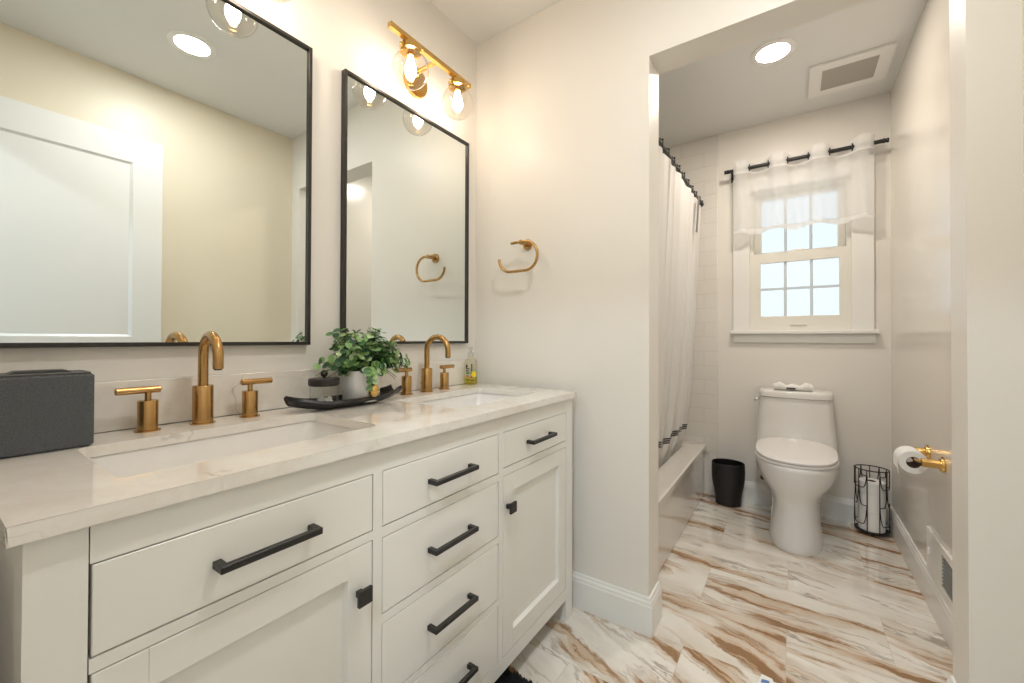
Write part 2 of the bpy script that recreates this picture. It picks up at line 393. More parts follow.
def sash(nm, x0, x1, z0, z1, y, gx0, gx1, gz0, gz1, nv, nh, my):
    b = nb()
    bx(b, x0, gx0, y, y+.035, z0, z1, .003); bx(b, gx1, x1, y, y+.035, z0, z1, .003); bx(b, gx0-.002, gx1+.002, y, y+.035, z0, gz0, .003); bx(b, gx0-.002, gx1+.002, y, y+.035, gz1, z1, .003)
    s_ = link(nm, b, M['vinyl'], win)
    link('pane', box(gx0, gx1, y+.016, y+.020, gz0, gz1), M['pane'], s_)
    b = nb()
    for i in range(1, nv): xx = gx0+(gx1-gx0)*i/nv; bx(b, xx-.0085, xx+.0085, y+.012, y+.0155, gz0, gz1)
    for z in nh: bx(b, gx0, gx1, y+.0126, y+.0154, z-.008, z+.008)
    link('muntins', b, M['muntin'], s_)
    return s_
M['muntin'] = mat('grey_white_muntin', srgb(214, 226, 234), .5)
sash('lower_sash', WX0+.002, WX1-.002, WZ0+.018, 1.676, YB+.018, 1.106, 1.524, 1.256, 1.612, 3, [1.437], 0)
lk = nb(); bx(lk, 1.27, 1.36, YB+.008, YB+.020, WZ0+.030, WZ0+.040, .003); bx(lk, 1.28, 1.35, YB+.022, YB+.050, 1.677, 1.690, .004)
link('sash_lift_and_lock', lk, M['vinyl'], win)
sash('upper_sash', WX0+.022, WX1-.022, 1.640, WZ1-.02, YB+.06, 1.110, 1.520, 1.690, 2.045, 3, [1.862], 0)

# ---------------------------------------------------------------- tub
tub = thing('bathtub', 'white alcove bathtub with flat apron behind the opening', 'bathtub', (.40, 2.45, 0))
b = nb(); TX, TZ, ty0, ty1 = .775, .358, YP+TH+.012, YB-.012
def rrect(x0, x1, y0, y1, r, z, n=6):
    pts = []
    for (cx, cy, a0) in ((x1-r, y1-r, 0), (x0+r, y1-r, 90), (x0+r, y0+r, 180), (x1-r, y0+r, 270)):
        for i in range(n+1):
            a = math.radians(a0+90*i/n); pts.append((cx+r*math.cos(a), cy+r*math.sin(a), z))
    return pts
secs = [rrect(.012, TX-.012, ty0, ty1, .004, .004), rrect(.012, TX-.012, ty0, ty1, .004, TZ-.045), rrect(.012, TX, ty0, ty1, .004, TZ-.035),
        rrect(.012, TX, ty0, ty1, .006, TZ-.008), rrect(.016, TX-.008, ty0+.004, ty1-.004, .010, TZ),
        rrect(.075, .650, ty0+.075, ty1-.075, .10, TZ), rrect(.085, .640, ty0+.085, ty1-.085, .10, TZ-.012),
        rrect(.13, .60, ty0+.14, ty1-.16, .12, .09), rrect(.17, .56, ty0+.20, ty1-.22, .12, .06)]
rs_ = [ring(b, s_) for s_ in secs]
for a, c_ in zip(rs_, rs_[1:]): bridge(b, a, c_)
b.faces.new(rs_[-1]); b.faces.new(rs_[0][::-1])
link('tub_shell', b, M['tub'], tub, smooth=40)
b = nb(); lathe(b, [(.001, .062), (.022, .062), (.022, .066), (.001, .066)], .36, 1.98, 20); link('drain', b, M['chrome'], tub, smooth=30)

# ---------------------------------------------------------------- shower curtain on its rod
RX, RZ = .742, 2.072
rod = thing('shower_rod', 'black shower curtain rod spanning the tub alcove', 'curtain rod', (RX, 2.45, RZ))
link('rod', tube(nb(), [(RX, YP+TH+.012, RZ), (RX, YB-.012, RZ)], .0095, 16), M['black'], rod, smooth=40)
for yy, s_ in ((YP+TH+.0105, 1), (YB-.0105, -1)):
    link('end_flange', lathe(nb(), [(.018, yy), (.018, yy+s_*.006), (.013, yy+s_*.014), (.011, yy+s_*.02)], RX, RZ, 20, axis='y'), M['black'], rod, smooth=40)
sh = thing('shower_curtain', 'long white pleated shower curtain with dark stripes near the hem', 'shower curtain', (RX, 2.45, RZ-.06))
cy0, cy1, NF = 1.80, 3.190, 11
def curt(y, z):
    t = (z-.385)/(2.02-.385)
    top = RX; bot = .590
    xc_ = bot+(top-bot)*max(0, min(1, t))**.42
    ph = (y-cy0)/(cy1-cy0)*NF*2*PI
    amp = .026-.008*t
    return xc_+amp*math.sin(ph)+.008*math.sin(ph*.5+1.3+2*t)*(1-.4*t)+.004*math.sin(2.3*ph+t*3)
def curtsurf(z0, z1, nz, off=0, yoff=True):
    b = nb(); ny = 330; g_ = []
    for j in range(nz+1):
        z = z0+(z1-z0)*j/nz; r_ = []
        for i in range(ny+1):
            y = cy0+(cy1-cy0)*i/ny; ph = (y-cy0)/(cy1-cy0)*NF*2*PI
            zz = z
            if j == nz and z > 1.9: zz = z-.022*(.5-.5*math.cos(ph+.8))
            t = (z-.385)/1.6
            yy = y+(.012*math.sin(2*ph))*(1-.3*t) - (1-t)*(.03)*((y-cy0)/(cy1-cy0))
            r_.append(b.verts.new((curt(y, z)+off, yy, zz)))
        g_.append(r_)
    for j in range(nz):
        for i in range(ny): b.faces.new((g_[j][i], g_[j][i+1], g_[j+1][i+1], g_[j+1][i]))
    return b
link('fabric', curtsurf(.29, 2.052, 26), M['curtain'], sh, smooth=80)
for z in (.478, .491, .504): link('hem_stripe', curtsurf(z-.0045, z+.0045, 1, .0022), M['stripe'], sh, smooth=80)
for i in range(12):
    y = cy0+(cy1-cy0)*(i+.25)/NF*.985
    if y > cy1: y = cy1-.02
    b = nb(); path = [(RX+.016*math.cos(a), y+.004*math.sin(a), RZ-.004+.022*math.sin(a)) for a in [2*PI*q/18 for q in range(18)]]
    tube(b, path, .0028, 8, closed=True); sphere(b, (RX, y, RZ+.018), .007, 10, 6); sphere(b, (RX+.014, y, RZ+.012), .006, 10, 6)
    link('ring', b, M['black'], sh, smooth=50)
b = nb()
for dy, w_ in ((0, .005), (.016, .004)):
    path = [(RX+.036-.010*t, 2.905+dy-.004*t*6, RZ-.03-.24*t) for t in [q/6 for q in range(7)]]
    tube(b, path, w_, 8)
link('dark_strips', b, M['greystrip'], sh, smooth=60)  # two thin dark grey strips below the rod

# ---------------------------------------------------------------- window valance on its rod
vr = thing('curtain_rod', 'short black curtain rod above the bathroom window', 'curtain rod', (1.31, 3.135, 2.24))
VZ, VY = 2.240, YB-.085
link('rod', tube(nb(), [(.925, VY, VZ), (1.715, VY, VZ)], .0120, 14), M['black'], vr, smooth=40)
for x, s_ in ((.925, -1), (1.715, 1)):
    link('finial', lathe(nb(), [(.0095, x-s_*.004), (.014, x), (.014, x+s_*.006), (.010, x+s_*.010), (.013, x+s_*.016), (.013, x+s_*.024)], VY, VZ, 16, axis='x'), M['black'], vr, smooth=30)
for x in (.945, 1.672):
    b = nb(); bx(b, x-.006, x+.006, VY-.012, YB, VZ-.016, VZ-.0095, .001, 1); bx(b, x-.012, x+.012, YB-.004, YB, VZ-.050, VZ+.020, .001, 1); bx(b, x-.006, x+.006, VY-.014, VY-.010, VZ-.014, VZ+.006, .001, 1)
    link('bracket', b, M['black'], vr)
va = thing('window_valance', 'short sheer white valance with black grommets across the upper window', 'curtain', (1.31, VY, 2.04))
vx0, vx1, NV, VP0 = .957, 1.676, 3.41, .056
def vfun(x, z):
    t = (x-vx0)/(vx1-vx0); ph = (t-VP0)*NV*2*PI
    k_ = 1.0 if z > 2.1 else .75
    return VY-.033*math.cos(ph)*k_ + .004*math.sin(ph*3+z*9)
def vsurf(z0, z1, nz, topwave=False, botwave=False, off=0):
    b = nb(); nx = 220; g_ = []
    for j in range(nz+1):
        z = z0+(z1-z0)*j/nz; r_ = []
        for i in range(nx+1):
            x = vx0+(vx1-vx0)*i/nx; ph = ((x-vx0)/(vx1-vx0)-VP0)*NV*2*PI
            zz = z
            if topwave: zz += (j/nz)*.012*math.cos(ph)
            if botwave: zz += (1-j/nz)*.008*math.cos(ph*1.0+.5)
            r_.append(b.verts.new((x+.010*math.sin(2*ph)*0, vfun(x, z)+off, zz)))
        g_.append(r_)
    for j in range(nz):
        for i in range(nx): b.faces.new((g_[j][i], g_[j][i+1], g_[j+1][i+1], g_[j+1][i]))
    return b
link('sheer_panel', vsurf(1.835, 2.205, 14, False, False), M['sheer'], va, smooth=80)
link('top_band', vsurf(2.205, 2.283, 5, True, False), M['sheer_hem'], va, smooth=80)
link('bottom_hem', vsurf(1.805, 1.835, 2, False, True), M['sheer_hem'], va, smooth=80)
for i in range(7):
    t = VP0+(i+.5)/2/NV
    if t > .985: break
    x = vx0+(vx1-vx0)*t
    for sx_ in (0,):
        b = nb(); path = [(x, VY+.020*math.cos(a), VZ+.020*math.sin(a)) for a in [2*PI*q/18 for q in range(18)]]
        tube(b, path, .0035, 8, closed=True); link('grommet', b, M['black'], va, smooth=50)

# ---------------------------------------------------------------- vanity
XF = .552; VY0, VY1, VT = .075, 1.500, .867
van = thing('vanity_cabinet', 'long white double vanity cabinet with black bar pulls', 'bathroom vanity', (.28, .79, 0))
b = nb()
FT = .020   # face frame thickness
L0, L1 = VY0, VY1
# face frame (front legs, stiles, rails) as strips
def ff(y0, y1, z0, z1): bx(b, XF-FT, XF, y0, y1, z0, z1)
ff(L0, .1286, .0, VT); ff(1.4478, L1, .0, VT)
ff(.130, 1.4465, .815, VT); ff(.130, 1.4465, .084, .128)
ff(.5525, .5755, .128, .815); ff(1.0005, 1.0225, .128, .815)
ff(.130, .5525, .677, .695); ff(1.0225, 1.4465, .680, .703)
for za, zb in ((.672, .694), (.487, .506), (.300, .318)): ff(.5755, 1.0005, za, zb)
bmesh.ops.remove_doubles(b, verts=b.verts[:], dist=1e-6)
link('face_frame', b, M['cab'], van)
b = nb()   # carcass: sides, legs, back, bottom
for y0, y1 in ((L0, L0+.055), (L1-.05, L1)):
    bx(b, XF-.062, XF-FT, y0, y1, 0, VT); bx(b, .02, .08, y0, y1, 0, VT)
bx(b, .08, XF-.062, L0+.010, L0+.028, .084, VT-.03); bx(b, .08, XF-.062, L0, L0+.03, VT-.05, VT); bx(b, .08, XF-.062, L0, L0+.03, .084, .14)
bx(b, .08, XF-.062, L1-.028, L1-.010, .084, VT)
bx(b, .02, XF-FT, L0+.03, L1-.03, .084, .102); bx(b, .02, .032, L0+.056, L1-.051, .103, VT)
link('carcass', b, M['cab'], van)
link('inner_face', box(XF-FT-.006, XF-FT-.001, .125, 1.450, .105, VT-.005), M['gap'], van)
G = .0022
def pull(parent, y, z, L=.160):
    b = nb(); x0, x1 = XF, XF+.031; t = .0058
    bx(b, x1-.011, x1, y-L/2, y+L/2, z-t, z+t, .001, 1); bx(b, x0, x1-.010, y-L/2, y-L/2+.012, z-t, z+t, .0008, 1); bx(b, x0, x1-.010, y+L/2-.012, y+L/2, z-t, z+t, .0008, 1)
    link('handle', b, M['black'], parent)
def drawer(y0, y1, z0, z1):
    d = link('drawer', box(XF-.019, XF, y0+G, y1-G, z0+G, z1-G, .0012, 1), M['cab'], van)
    pull(d, (y0+y1)/2+.001, (z0+z1)/2-.001)
def door(y0, y1, z0, z1, ky):
    b = nb(); y0 += G; y1 -= G; z0 += G; z1 -= G; S = .056
    x0 = XF-.019
    bx(b, x0, XF, y0, y0+S, z0, z1, .001, 1); bx(b, x0, XF, y1-S, y1, z0, z1, .001, 1)
    bx(b, x0, XF, y0+S, y1-S, z0, z0+S, .001, 1); bx(b, x0, XF, y0+S, y1-S, z1-S, z1, .001, 1)
    # sloped moulding inside the frame + recessed panel
    i0, i1, j0, j1 = y0+S-.0005, y1-S+.0005, z0+S-.0005, z1-S+.0005; s_ = .006
    a = ring(b, [(XF-.002, i0, j0), (XF-.002, i1, j0), (XF-.002, i1, j1), (XF-.002, i0, j1)])
    c_ = ring(b, [(XF-.012, i0+s_, j0+s_), (XF-.012, i1-s_, j0+s_), (XF-.012, i1-s_, j1-s_), (XF-.012, i0+s_, j1-s_)])
    bridge(b, a, c_); b.faces.new(c_)
    d = link('door', b, M['cab'], van)
    kz = .583
    b = nb(); bx(b, XF, XF+.018, ky-.006, ky+.006, kz-.006, kz+.006); bx(b, XF+.018, XF+.026, ky-.016, ky+.016, kz-.016, kz+.016, .001, 1)
    link('knob', b, M['black'], d)
drawer(.130, .5525, .695, .815); drawer(1.0225, 1.4465, .703, .815)
for z0, z1 in ((.694, .815), (.506, .672), (.318, .487), (.128, .300)): drawer(.5755, 1.0005, z0, z1)
door(.130, .5525, .128, .677, .518); door(1.0225, 1.4465, .128, .680, 1.046)

# countertop with two rectangular cut-outs
CT0, CT1 = .867, .889; CXF, CY0, CY1 = .568, .0615, 1.512
SX0, SX1 = .158, .452; SINKS = ((.178, .645), (.930, 1.390))
ct = thing('countertop', 'white veined quartz countertop on the long vanity', 'countertop', (.28, .79, CT0))
b = nb()
def rr2(x0, x1, y0, y1, r, n=5):
    pts = []
    for (cx, cy, a0) in ((x1-r, y1-r, 0), (x0+r, y1-r, 90), (x0+r, y0+r, 180), (x1-r, y0+r, 270)):
        for i in range(n+1):
            a = math.radians(a0+90*i/n); pts.append((cx+r*math.cos(a), cy+r*math.sin(a)))
    return pts
def slab_with_hole(b, x0, x1, y0, y1, hole):
    # outer rect to hole ring, top and bottom
    for z, fl in ((CT1, 1), (CT0, -1)):
        o_ = [b.verts.new((x, y, z)) for x, y in ((x1, y1), (x0, y1), (x0, y0), (x1, y0))]
        h_ = [b.verts.new((x, y, z)) for x, y in hole]; n = len(h_)//4
        for q in range(4):
            seg = h_[q*n:(q+1)*n]
            for i in range(n-1): b.faces.new((o_[q], seg[i], seg[i+1]))
            b.faces.new((o_[q], seg[-1], h_[((q+1)*n) % len(h_)], o_[(q+1) % 4]))
        if fl == 1: top = h_
        else: bot = h_
    bridge(b, top, bot)
slab_with_hole(b, 0.001, CXF, CY0, .79, rr2(SX0, SX1, *SINKS[0], .022))
slab_with_hole(b, 0.001, CXF, .79, CY1, rr2(SX0, SX1, *SINKS[1], .022))
bmesh.ops.remove_doubles(b, verts=b.verts[:], dist=1e-6)
# outer side faces
def quad(*p): b.faces.new([b.verts.new(q) for q in p])
quad((CXF, CY0, CT0), (CXF, .79, CT0), (CXF, .79, CT1), (CXF, CY0, CT1)); quad((CXF, .79, CT0), (CXF, CY1, CT0), (CXF, CY1, CT1), (CXF, .79, CT1))
quad((.001, CY0, CT0), (CXF, CY0, CT0), (CXF, CY0, CT1), (.001, CY0, CT1)); quad((.001, CY1, CT0), (CXF, CY1, CT0), (CXF, CY1, CT1), (.001, CY1, CT1))
quad((.001, CY0, CT0), (.001, .79, CT0), (.001, .79, CT1), (.001, CY0, CT1)); quad((.001, .79, CT0), (.001, CY1, CT0), (.001, CY1, CT1), (.001, .79, CT1))
bmesh.ops.remove_doubles(b, verts=b.verts[:], dist=1e-6)
se = [e for e in b.edges if len(e.link_faces) == 2 and e.calc_face_angle() > 1.2 and (abs(e.verts[0].co.x-CXF) < 1e-4 and abs(e.verts[1].co.x-CXF) < 1e-4)]
bmesh.ops.bevel(b, geom=se, offset=.0015, segments=2, affect='EDGES')
link('slab', b, M['quartz'], ct)
link('backsplash', box(.001, .021, CY0, CY1, CT1+.0015, 1.001, .001, 1), M['quartz'], ct)
link('caulk_line', box(.001, .0215, CY0, CY1, CT1, CT1+.0015), M['gap'], ct)
for i, (y0, y1) in enumerate(SINKS):
    s_ = thing('sink_basin', ('white rectangular undermount sink nearest the speaker', 'white rectangular undermount sink nearest the far partition wall')[i], 'sink', ((SX0+SX1)/2, (y0+y1)/2, .74), 'undermount sinks')
    b = nb(); x0, x1 = SX0-.004, SX1+.004; y0 -= .004; y1 += .004
    secs = [rrect(x0-.02, x1+.02, y0-.02, y1+.02, .03, CT0-.001), rrect(x0, x1, y0, y1, .026, CT0-.001), rrect(x0+.004, x1-.004, y0+.004, y1-.004, .026, CT0-.01),
            rrect(x0+.018, x1-.018, y0+.030, y1-.030, .035, .775), rrect(x0+.040, x1-.040, y0+.055, y1-.055, .040, .758),
            rrect(x0+.12, x1-.12, y0+.19, y1-.19, .020, .752)]
    rs_ = [ring(b, q) for q in secs]
    for a, c_ in zip(rs_, rs_[1:]): bridge(b, a, c_)
    b.faces.new(rs_[-1])
    o = link('bowl', b, M['porc'], s_, smooth=45)
    md = o.modifiers.new('t', 'SOLIDIFY'); md.thickness = .006; md.offset = -1 
    link('drain', lathe(nb(), [(.021, .7525), (.021, .755), (.016, .756), (.014, .7545), (.001, .7545)], (SX0+SX1)/2, (y0+y1)/2, 24), M['goldb'], s_, smooth=30)

# faucets
def faucet(yc, yl, yr, X, label, turn=0):
    f = thing('faucet', label, 'faucet', (X, yc, CT1), 'widespread brass faucets')
    Z = CT1
    b = lathe(nb(), [(.026, Z), (.026, Z+.003), (.0215, Z+.004), (.0215, Z+.092), (.0205, Z+.0935), (.012, Z+.0935)], X, yc, 40)
    link('body', b, M['gold'], f, smooth=35)
    rb = .0520; zc = Z+.165; path = [(X, yc, Z+.085), (X, yc, Z+.12), (X, yc, Z+.15)]; cs, sn = math.cos(turn), math.sin(turn)
    path += [(X+(rb-rb*math.cos(a))*cs, yc+(rb-rb*math.cos(a))*sn, zc+rb*math.sin(a)) for a in [PI*q/18 for q in range(0, 19)]]
    ex, ey = X+2*rb*cs, yc+2*rb*sn
    path += [(ex, ey, zc-.010), (ex, ey, zc-.026)]
    link('spout', tube(nb(), path, .0108, 20), M['gold'], f, smooth=50)
    link('aerator', lathe(nb(), [(.0080, zc-.029), (.0080, zc-.0255)], ex, ey, 20), M['black'], f)
    for y, s_ in ((yl, -1), (yr, 1)):
        h = link('handle', lathe(nb(), [(.0235, Z), (.0235, Z+.003), (.0182, Z+.004), (.0185, Z+.068), (.0178, Z+.0692), (.006, Z+.0692), (.006, Z+.088)], X, y, 36), M['gold'], f, smooth=35)
        b = lathe(nb(), [(.0055, y-s_*.0225), (.0078, y-s_*.021), (.0078, y+s_*.054), (.0060, y+s_*.0555)], X, Z+.093, 20, axis='y')
        link('lever', b, M['gold'], h, smooth=40)
    b = tube(nb(), [(X-.028, yc+.0, Z), (X-.028, yc, Z+.030)], .003, 10); sphere(b, (X-.028, yc, Z+.033), .0055, 12, 8)
    link('drain_lift_rod', b, M['gold'], f, smooth=50)
    return f
faucet(.410, .305, .517, .076, 'brushed brass gooseneck faucet beside the dark grey speaker', -.06)
faucet(1.160, 1.056, 1.260, .080, 'brushed brass gooseneck faucet beside the leafy potted plant', .10)

# speaker
sp = thing('speaker', 'charcoal cloth covered box speaker on the near end of the counter', 'speaker', (.11, .137, CT1))
b = nb()
def rbox(b, x0, x1, y0, y1, z0, z1, r, e=.004):
    secs = [rrect(x0+e, x1-e, y0+e, y1-e, r, z0), rrect(x0, x1, y0, y1, r, z0+e), rrect(x0, x1, y0, y1, r, z1-e), rrect(x0+e, x1-e, y0+e, y1-e, r, z1)]
    rs_ = [ring(b, q) for q in secs]
    for a, c_ in zip(rs_, rs_[1:]): bridge(b, a, c_)
    b.faces.new(rs_[0][::-1]); b.faces.new(rs_[-1]); return b
link('cloth_body', rbox(b, .062, .159, .070, .205, CT1+.001, 1.030, .010), M['speaker'], sp, smooth=40)
link('top_plate', rbox(nb(), .066, .155, .074, .201, 1.030, 1.033, .009, .001), M['speaker_top'], sp, smooth=40)
link('control_strip', prism(nb(), [(.098, 1.033), (.178, 1.033), (.170, 1.0375), (.108, 1.0375)], 'x', .085, .128).copy() if False else prism(nb(), [(.098, 1.033), (.178, 1.033), (.170, 1.0375), (.108, 1.0375)], 'x', .085, .128), M['speaker_top'], sp)

# tray
ty, tx_ = .782, .128
tr = thing('boat_tray', 'long black carved boat shaped tray on the counter', 'tray', (tx_, ty, CT1))
b = nb(); nL, nW = 40, 12; HL = .188
def traypt(i, j, inner):
    t = -1+2*i/nL; a = -1+2*j/nW
    hw = .056*math.sqrt(max(0, 1-abs(t)**2.6))+.004
    if abs(t) > .80: hw = max(hw, .030)
    lift = .020*max(0, (abs(t)-.45)/.55)**1.6
    side = .020*abs(a)**2.5
    z = CT1+.001+lift+side+(.007 if inner else 0)
    return (tx_+a*(hw-(.004 if inner else 0)), ty+t*(HL-(.004 if inner else 0)), z)
go_ = [[b.verts.new(traypt(i, j, False)) for j in range(nW+1)] for i in range(nL+1)]
gi = [[b.verts.new(traypt(i, j, True)) for j in range(nW+1)] for i in range(nL+1)]
for i in range(nL):
    for j in range(nW):
        b.faces.new((go_[i][j], go_[i][j+1], go_[i+1][j+1], go_[i+1][j])); b.faces.new((gi[i][j], gi[i+1][j], gi[i+1][j+1], gi[i][j+1]))
for i in range(nL):
    for j in (0, nW): b.faces.new((go_[i][j], go_[i+1][j], gi[i+1][j], gi[i][j]))
for j in range(nW):
    for i in (0, nL): b.faces.new((go_[i][j], go_[i][j+1], gi[i][j+1], gi[i][j]))
link('tray_body', b, M['dark_tray'], tr, smooth=50)
# jar
jx, jy = .120, .702; jz = CT1+.0088
j = thing('glass_jar', 'small clear glass jar with a black knobbed lid on the tray', 'jar', (jx, jy, jz))
b = lathe(nb(), [(.001, jz+.003), (.037, jz+.003), (.0385, jz+.006), (.0385, jz+.060), (.0405, jz+.060), (.0405, jz+.003), (.038, jz), (.001, jz)], jx, jy, 36, False, False)
link('glass_body', b, M['glass'], j, smooth=35)
b = nb()
for i in range(16):
    a = rnd.random()*2*PI; r_ = rnd.random()*.026; z = jz+.011+rnd.random()*.010; c_ = (jx+r_*math.cos(a), jy+r_*math.sin(a), z)
    sphere(b, c_, .0078, 10, 6, .8)
link('cotton_contents', b, M['jarfill'] if 'jarfill' in M else M['cloth'], j, smooth=60)
b = lathe(nb(), [(.001, jz+.0605), (.0405, jz+.0605), (.0435, jz+.063), (.0435, jz+.079), (.041, jz+.082), (.001, jz+.082)], jx, jy, 36, False, False)
link('lid', b, M['lid'], j, smooth=35)
b = nb(); lathe(b, [(.004, jz+.0815), (.004, jz+.090)], jx, jy, 14); sphere(b, (jx, jy, jz+.096), .0105, 16, 10)
link('lid_knob', b, M['lid'], j, smooth=50)

# potted eucalyptus
px_, py_ = .122, .829; pz = CT1+.009
pp = thing('potted_plant', 'green eucalyptus plant in a white pot on the black tray', 'potted plant', (px_, py_, pz))
b = lathe(nb(), [(.001, pz), (.053, pz), (.056, pz+.004), (.061, pz+.097), (.060, pz+.099), (.0575, pz+.099), (.056, pz+.085), (.001, pz+.085)], px_, py_, 44, False, False)
link('pot', b, M['white_pot'], pp, smooth=35)
link('soil', lathe(nb(), [(.001, pz+.0853), (.0555, pz+.0853), (.0555, pz+.088), (.001, pz+.089)], px_, py_, 24, False, False), M['soil'], pp)
bs, bl = nb(), nb()
def leaf(b, c, nrm, r):
    nrm = nrm.normalized(); a = nrm.orthogonal().normalized(); a.rotate(Matrix.Rotation(rnd.random()*6.28, 3, nrm)); d = nrm.cross(a); n = 9
    cv = b.verts.new(c - nrm*r*.15)
    rg = [b.verts.new(c+(a*math.cos(2*PI*i/n)*(1.12 if i == 0 else 1)+d*math.sin(2*PI*i/n)*.88)*r + nrm*r*.10*math.sin(4*PI*i/n)) for i in range(n)]
    for i in range(n): b.faces.new((cv, rg[i], rg[(i+1) % n]))
for q in range(60):
    a = 2*PI*q/60*2.4+rnd.random()*.5; el = .15+1.25*((q*7) % 60)/60; L = .108+.045*rnd.random()
    if el > 1.0: L *= 1.10
    base = Vector((px_+.03*math.cos(a)*rnd.random(), py_+.03*math.sin(a)*rnd.random(), pz+.088))
    d = Vector((math.cos(a)*math.cos(el)*.72, math.sin(a)*math.cos(el)*1.12, math.sin(el)*.88))
    pts = []
    for s_ in range(9):
        t = s_/8; p = base+d*L*t+Vector((0, 0, 1))*(.050*t-.075*t*t*(1.2-el*.6)); pts.append(p)
    if any(p.x < .030 for p in pts): pts = [Vector((max(p.x, .032), p.y, p.z)) for p in pts]
    tube(bs, pts, .0011, 5)
    for s_ in range(1, 9):
        p = pts[s_]; t = s_/8
        tan = (pts[s_]-pts[s_-1]).normalized() if (pts[s_]-pts[s_-1]).length > 1e-5 else d
        for sg in (0, PI):
            ax = tan.orthogonal().normalized(); ax.rotate(Matrix.Rotation(s_*1.57+sg, 3, tan))
            r_ = .0140*(1.1-.35*t)*(.75+.5*rnd.random())
            if p.x+ax.x*r_*2 < .028 or (p.y < .755 and p.z < 1.015) or (p.x > px_+.02 and p.z < pz+.100): continue
            leaf(bl, p+ax*r_*.95, tan*.75+ax*-.3+Vector((rnd.uniform(-.3, .6), rnd.uniform(-.6, .3), .45)), r_)
# two sprays drooping over the rim towards the room
for (ay, n_, ln) in ((-.026, 6, .055),):
    pts = [Vector((px_+.045+.030*math.sin(t*2.2), py_+ay+.01*t, pz+.100+.012*math.sin(t*3)-ln*t*t)) for t in [i/7 for i in range(8)]]
    tube(bs, pts, .0011, 5)
    for p in pts[1:]:
        for sg in (-1, 1): leaf(bl, p+Vector((.006, sg*.010, 0)), Vector((1, sg*.4-.5, .5)), .0105*(.85+.4*rnd.random()))
link('stems', bs, M['stem'], pp); link('foliage', bl, M['leaf'], pp)
# gold pear shaped ornament on the pot
on = Vector((1, -.02, 0)).normalized()
oc = Vector((px_, py_, 0))+on*.0600; b = nb()
prof = [(.0005, 0), (.008, .002), (.0135, .010), (.0145, .018), (.011, .028), (.006, .037), (.004, .042), (.0005, .044)]
dd = oc + on*.0045
lathe(b, [(r_*1.22, pz+.016+h*1.25) for r_, h in prof], dd.x, dd.y, 20, False, False)
link('gold_ornament', b, M['goldb'], pp, smooth=50)
b = nb(); sd = Vector((-on.y, on.x, 0))
tube(b, [dd+Vector((0, 0, pz+.066)), dd+sd*.006+Vector((0, 0, pz+.076)), dd+sd*.015+Vector((0, 0, pz+.082))], .0012, 6)
tube(b, [dd+Vector((0, 0, pz+.066)), dd-sd*.006+Vector((0, 0, pz+.076)), dd-sd*.013+Vector((0, 0, pz+.084))], .0012, 6)
link('ornament_twine', b, M['card'], pp)

# soap bottle in the corner
sx_, sy_ = .062, 1.452
so = thing('soap_bottle', 'clear pump bottle with yellow soap in the counter corner', 'soap bottle', (sx_, sy_, CT1))
Z = CT1+.0005
link('bottle', lathe(nb(), [(.001, Z), (.027, Z), (.0305, Z+.004), (.0305, Z+.100), (.027, Z+.113), (.014, Z+.124), (.012, Z+.132)], sx_, sy_, 32, False, False), M['soapclear'], so, smooth=40)
link('liquid', lathe(nb(), [(.001, Z+.002), (.0285, Z+.004), (.0293, Z+.03), (.0293, Z+.034), (.001, Z+.034)], sx_, sy_, 32, False, False), M['soap'], so, smooth=40)
b = lathe(nb(), [(.014, Z+.130), (.014, Z+.146), (.006, Z+.148), (.004, Z+.160), (.010, Z+.162), (.010, Z+.170), (.001, Z+.171)], sx_, sy_, 20)
tube(b, [(sx_, sy_, Z+.166), (sx_+.020, sy_-.014, Z+.166), (sx_+.026, sy_-.018, Z+.161)], .0035, 8)
link('pump', b, M['pump'], so, smooth=40)
def wrap(nm, a0, a1, z0, z1, m_):
    b = nb(); n = 8; A = [math.radians(a0+(a1-a0)*i/n) for i in range(n+1)]
    r_ = .0309
    lo = ring(b, [(sx_+r_*math.cos(a), sy_+r_*math.sin(a), Z+z0) for a in A]); hi = ring(b, [(sx_+r_*math.cos(a), sy_+r_*math.sin(a), Z+z1) for a in A])
    for i in range(n): b.faces.new((lo[i], lo[i+1], hi[i+1], hi[i]))
    return b
# printed blocks of small lettering and a lemon; angles run round the bottle, the camera sees about -50 degrees
b = nb()
lab = thing
parts = {'label_dark': [(-95, -80, .078, .094), (-95, -58, .072, .077), (-95, -68, .062, .068), (-90, -70, .084, .088), (-48, -36, .062, .096), (-52, -38, .050, .060), (-48, -34, .034, .046), (-22, -8, .056, .062), (-95, -60, .022, .026), (-50, -20, .020, .024)],
         'label_green': [(-92, -62, .050, .060), (-58, -50, .064, .070)], 'label_orange': [(-92, -66, .036, .046), (-60, -48, .030, .038)]}
for mk, lst in parts.items():
    b = nb()
    for (a0, a1, z0, z1) in lst:
        t_ = wrap('x', a0, a1, z0, z1, None); me_ = bpy.data.meshes.new('tmp'); t_.to_mesh(me_); t_.free(); b.from_mesh(me_); bpy.data.meshes.remove(me_)
    link('printed_label', b, M[mk], so)
b = nb(); c_ = Vector((sx_+.0300*math.cos(math.radians(-22)), sy_+.0300*math.sin(math.radians(-22)), Z+.055))
pts = []
for i in range(20):
    a = 2*PI*i/20; da = math.radians(-22)+.42*math.cos(a)
    pts.append((sx_+.0312*math.cos(da), sy_+.0312*math.sin(da), Z+.050+.014*math.sin(a)))
rg = ring(b, pts); cv = b.verts.new((sx_+.0314*math.cos(math.radians(-22)), sy_+.0314*math.sin(math.radians(-22)), Z+.050))
for i in range(20): b.faces.new((cv, rg[i], rg[(i+1) % 20]))
link('printed_lemon', b, M['label_yellow'], so)

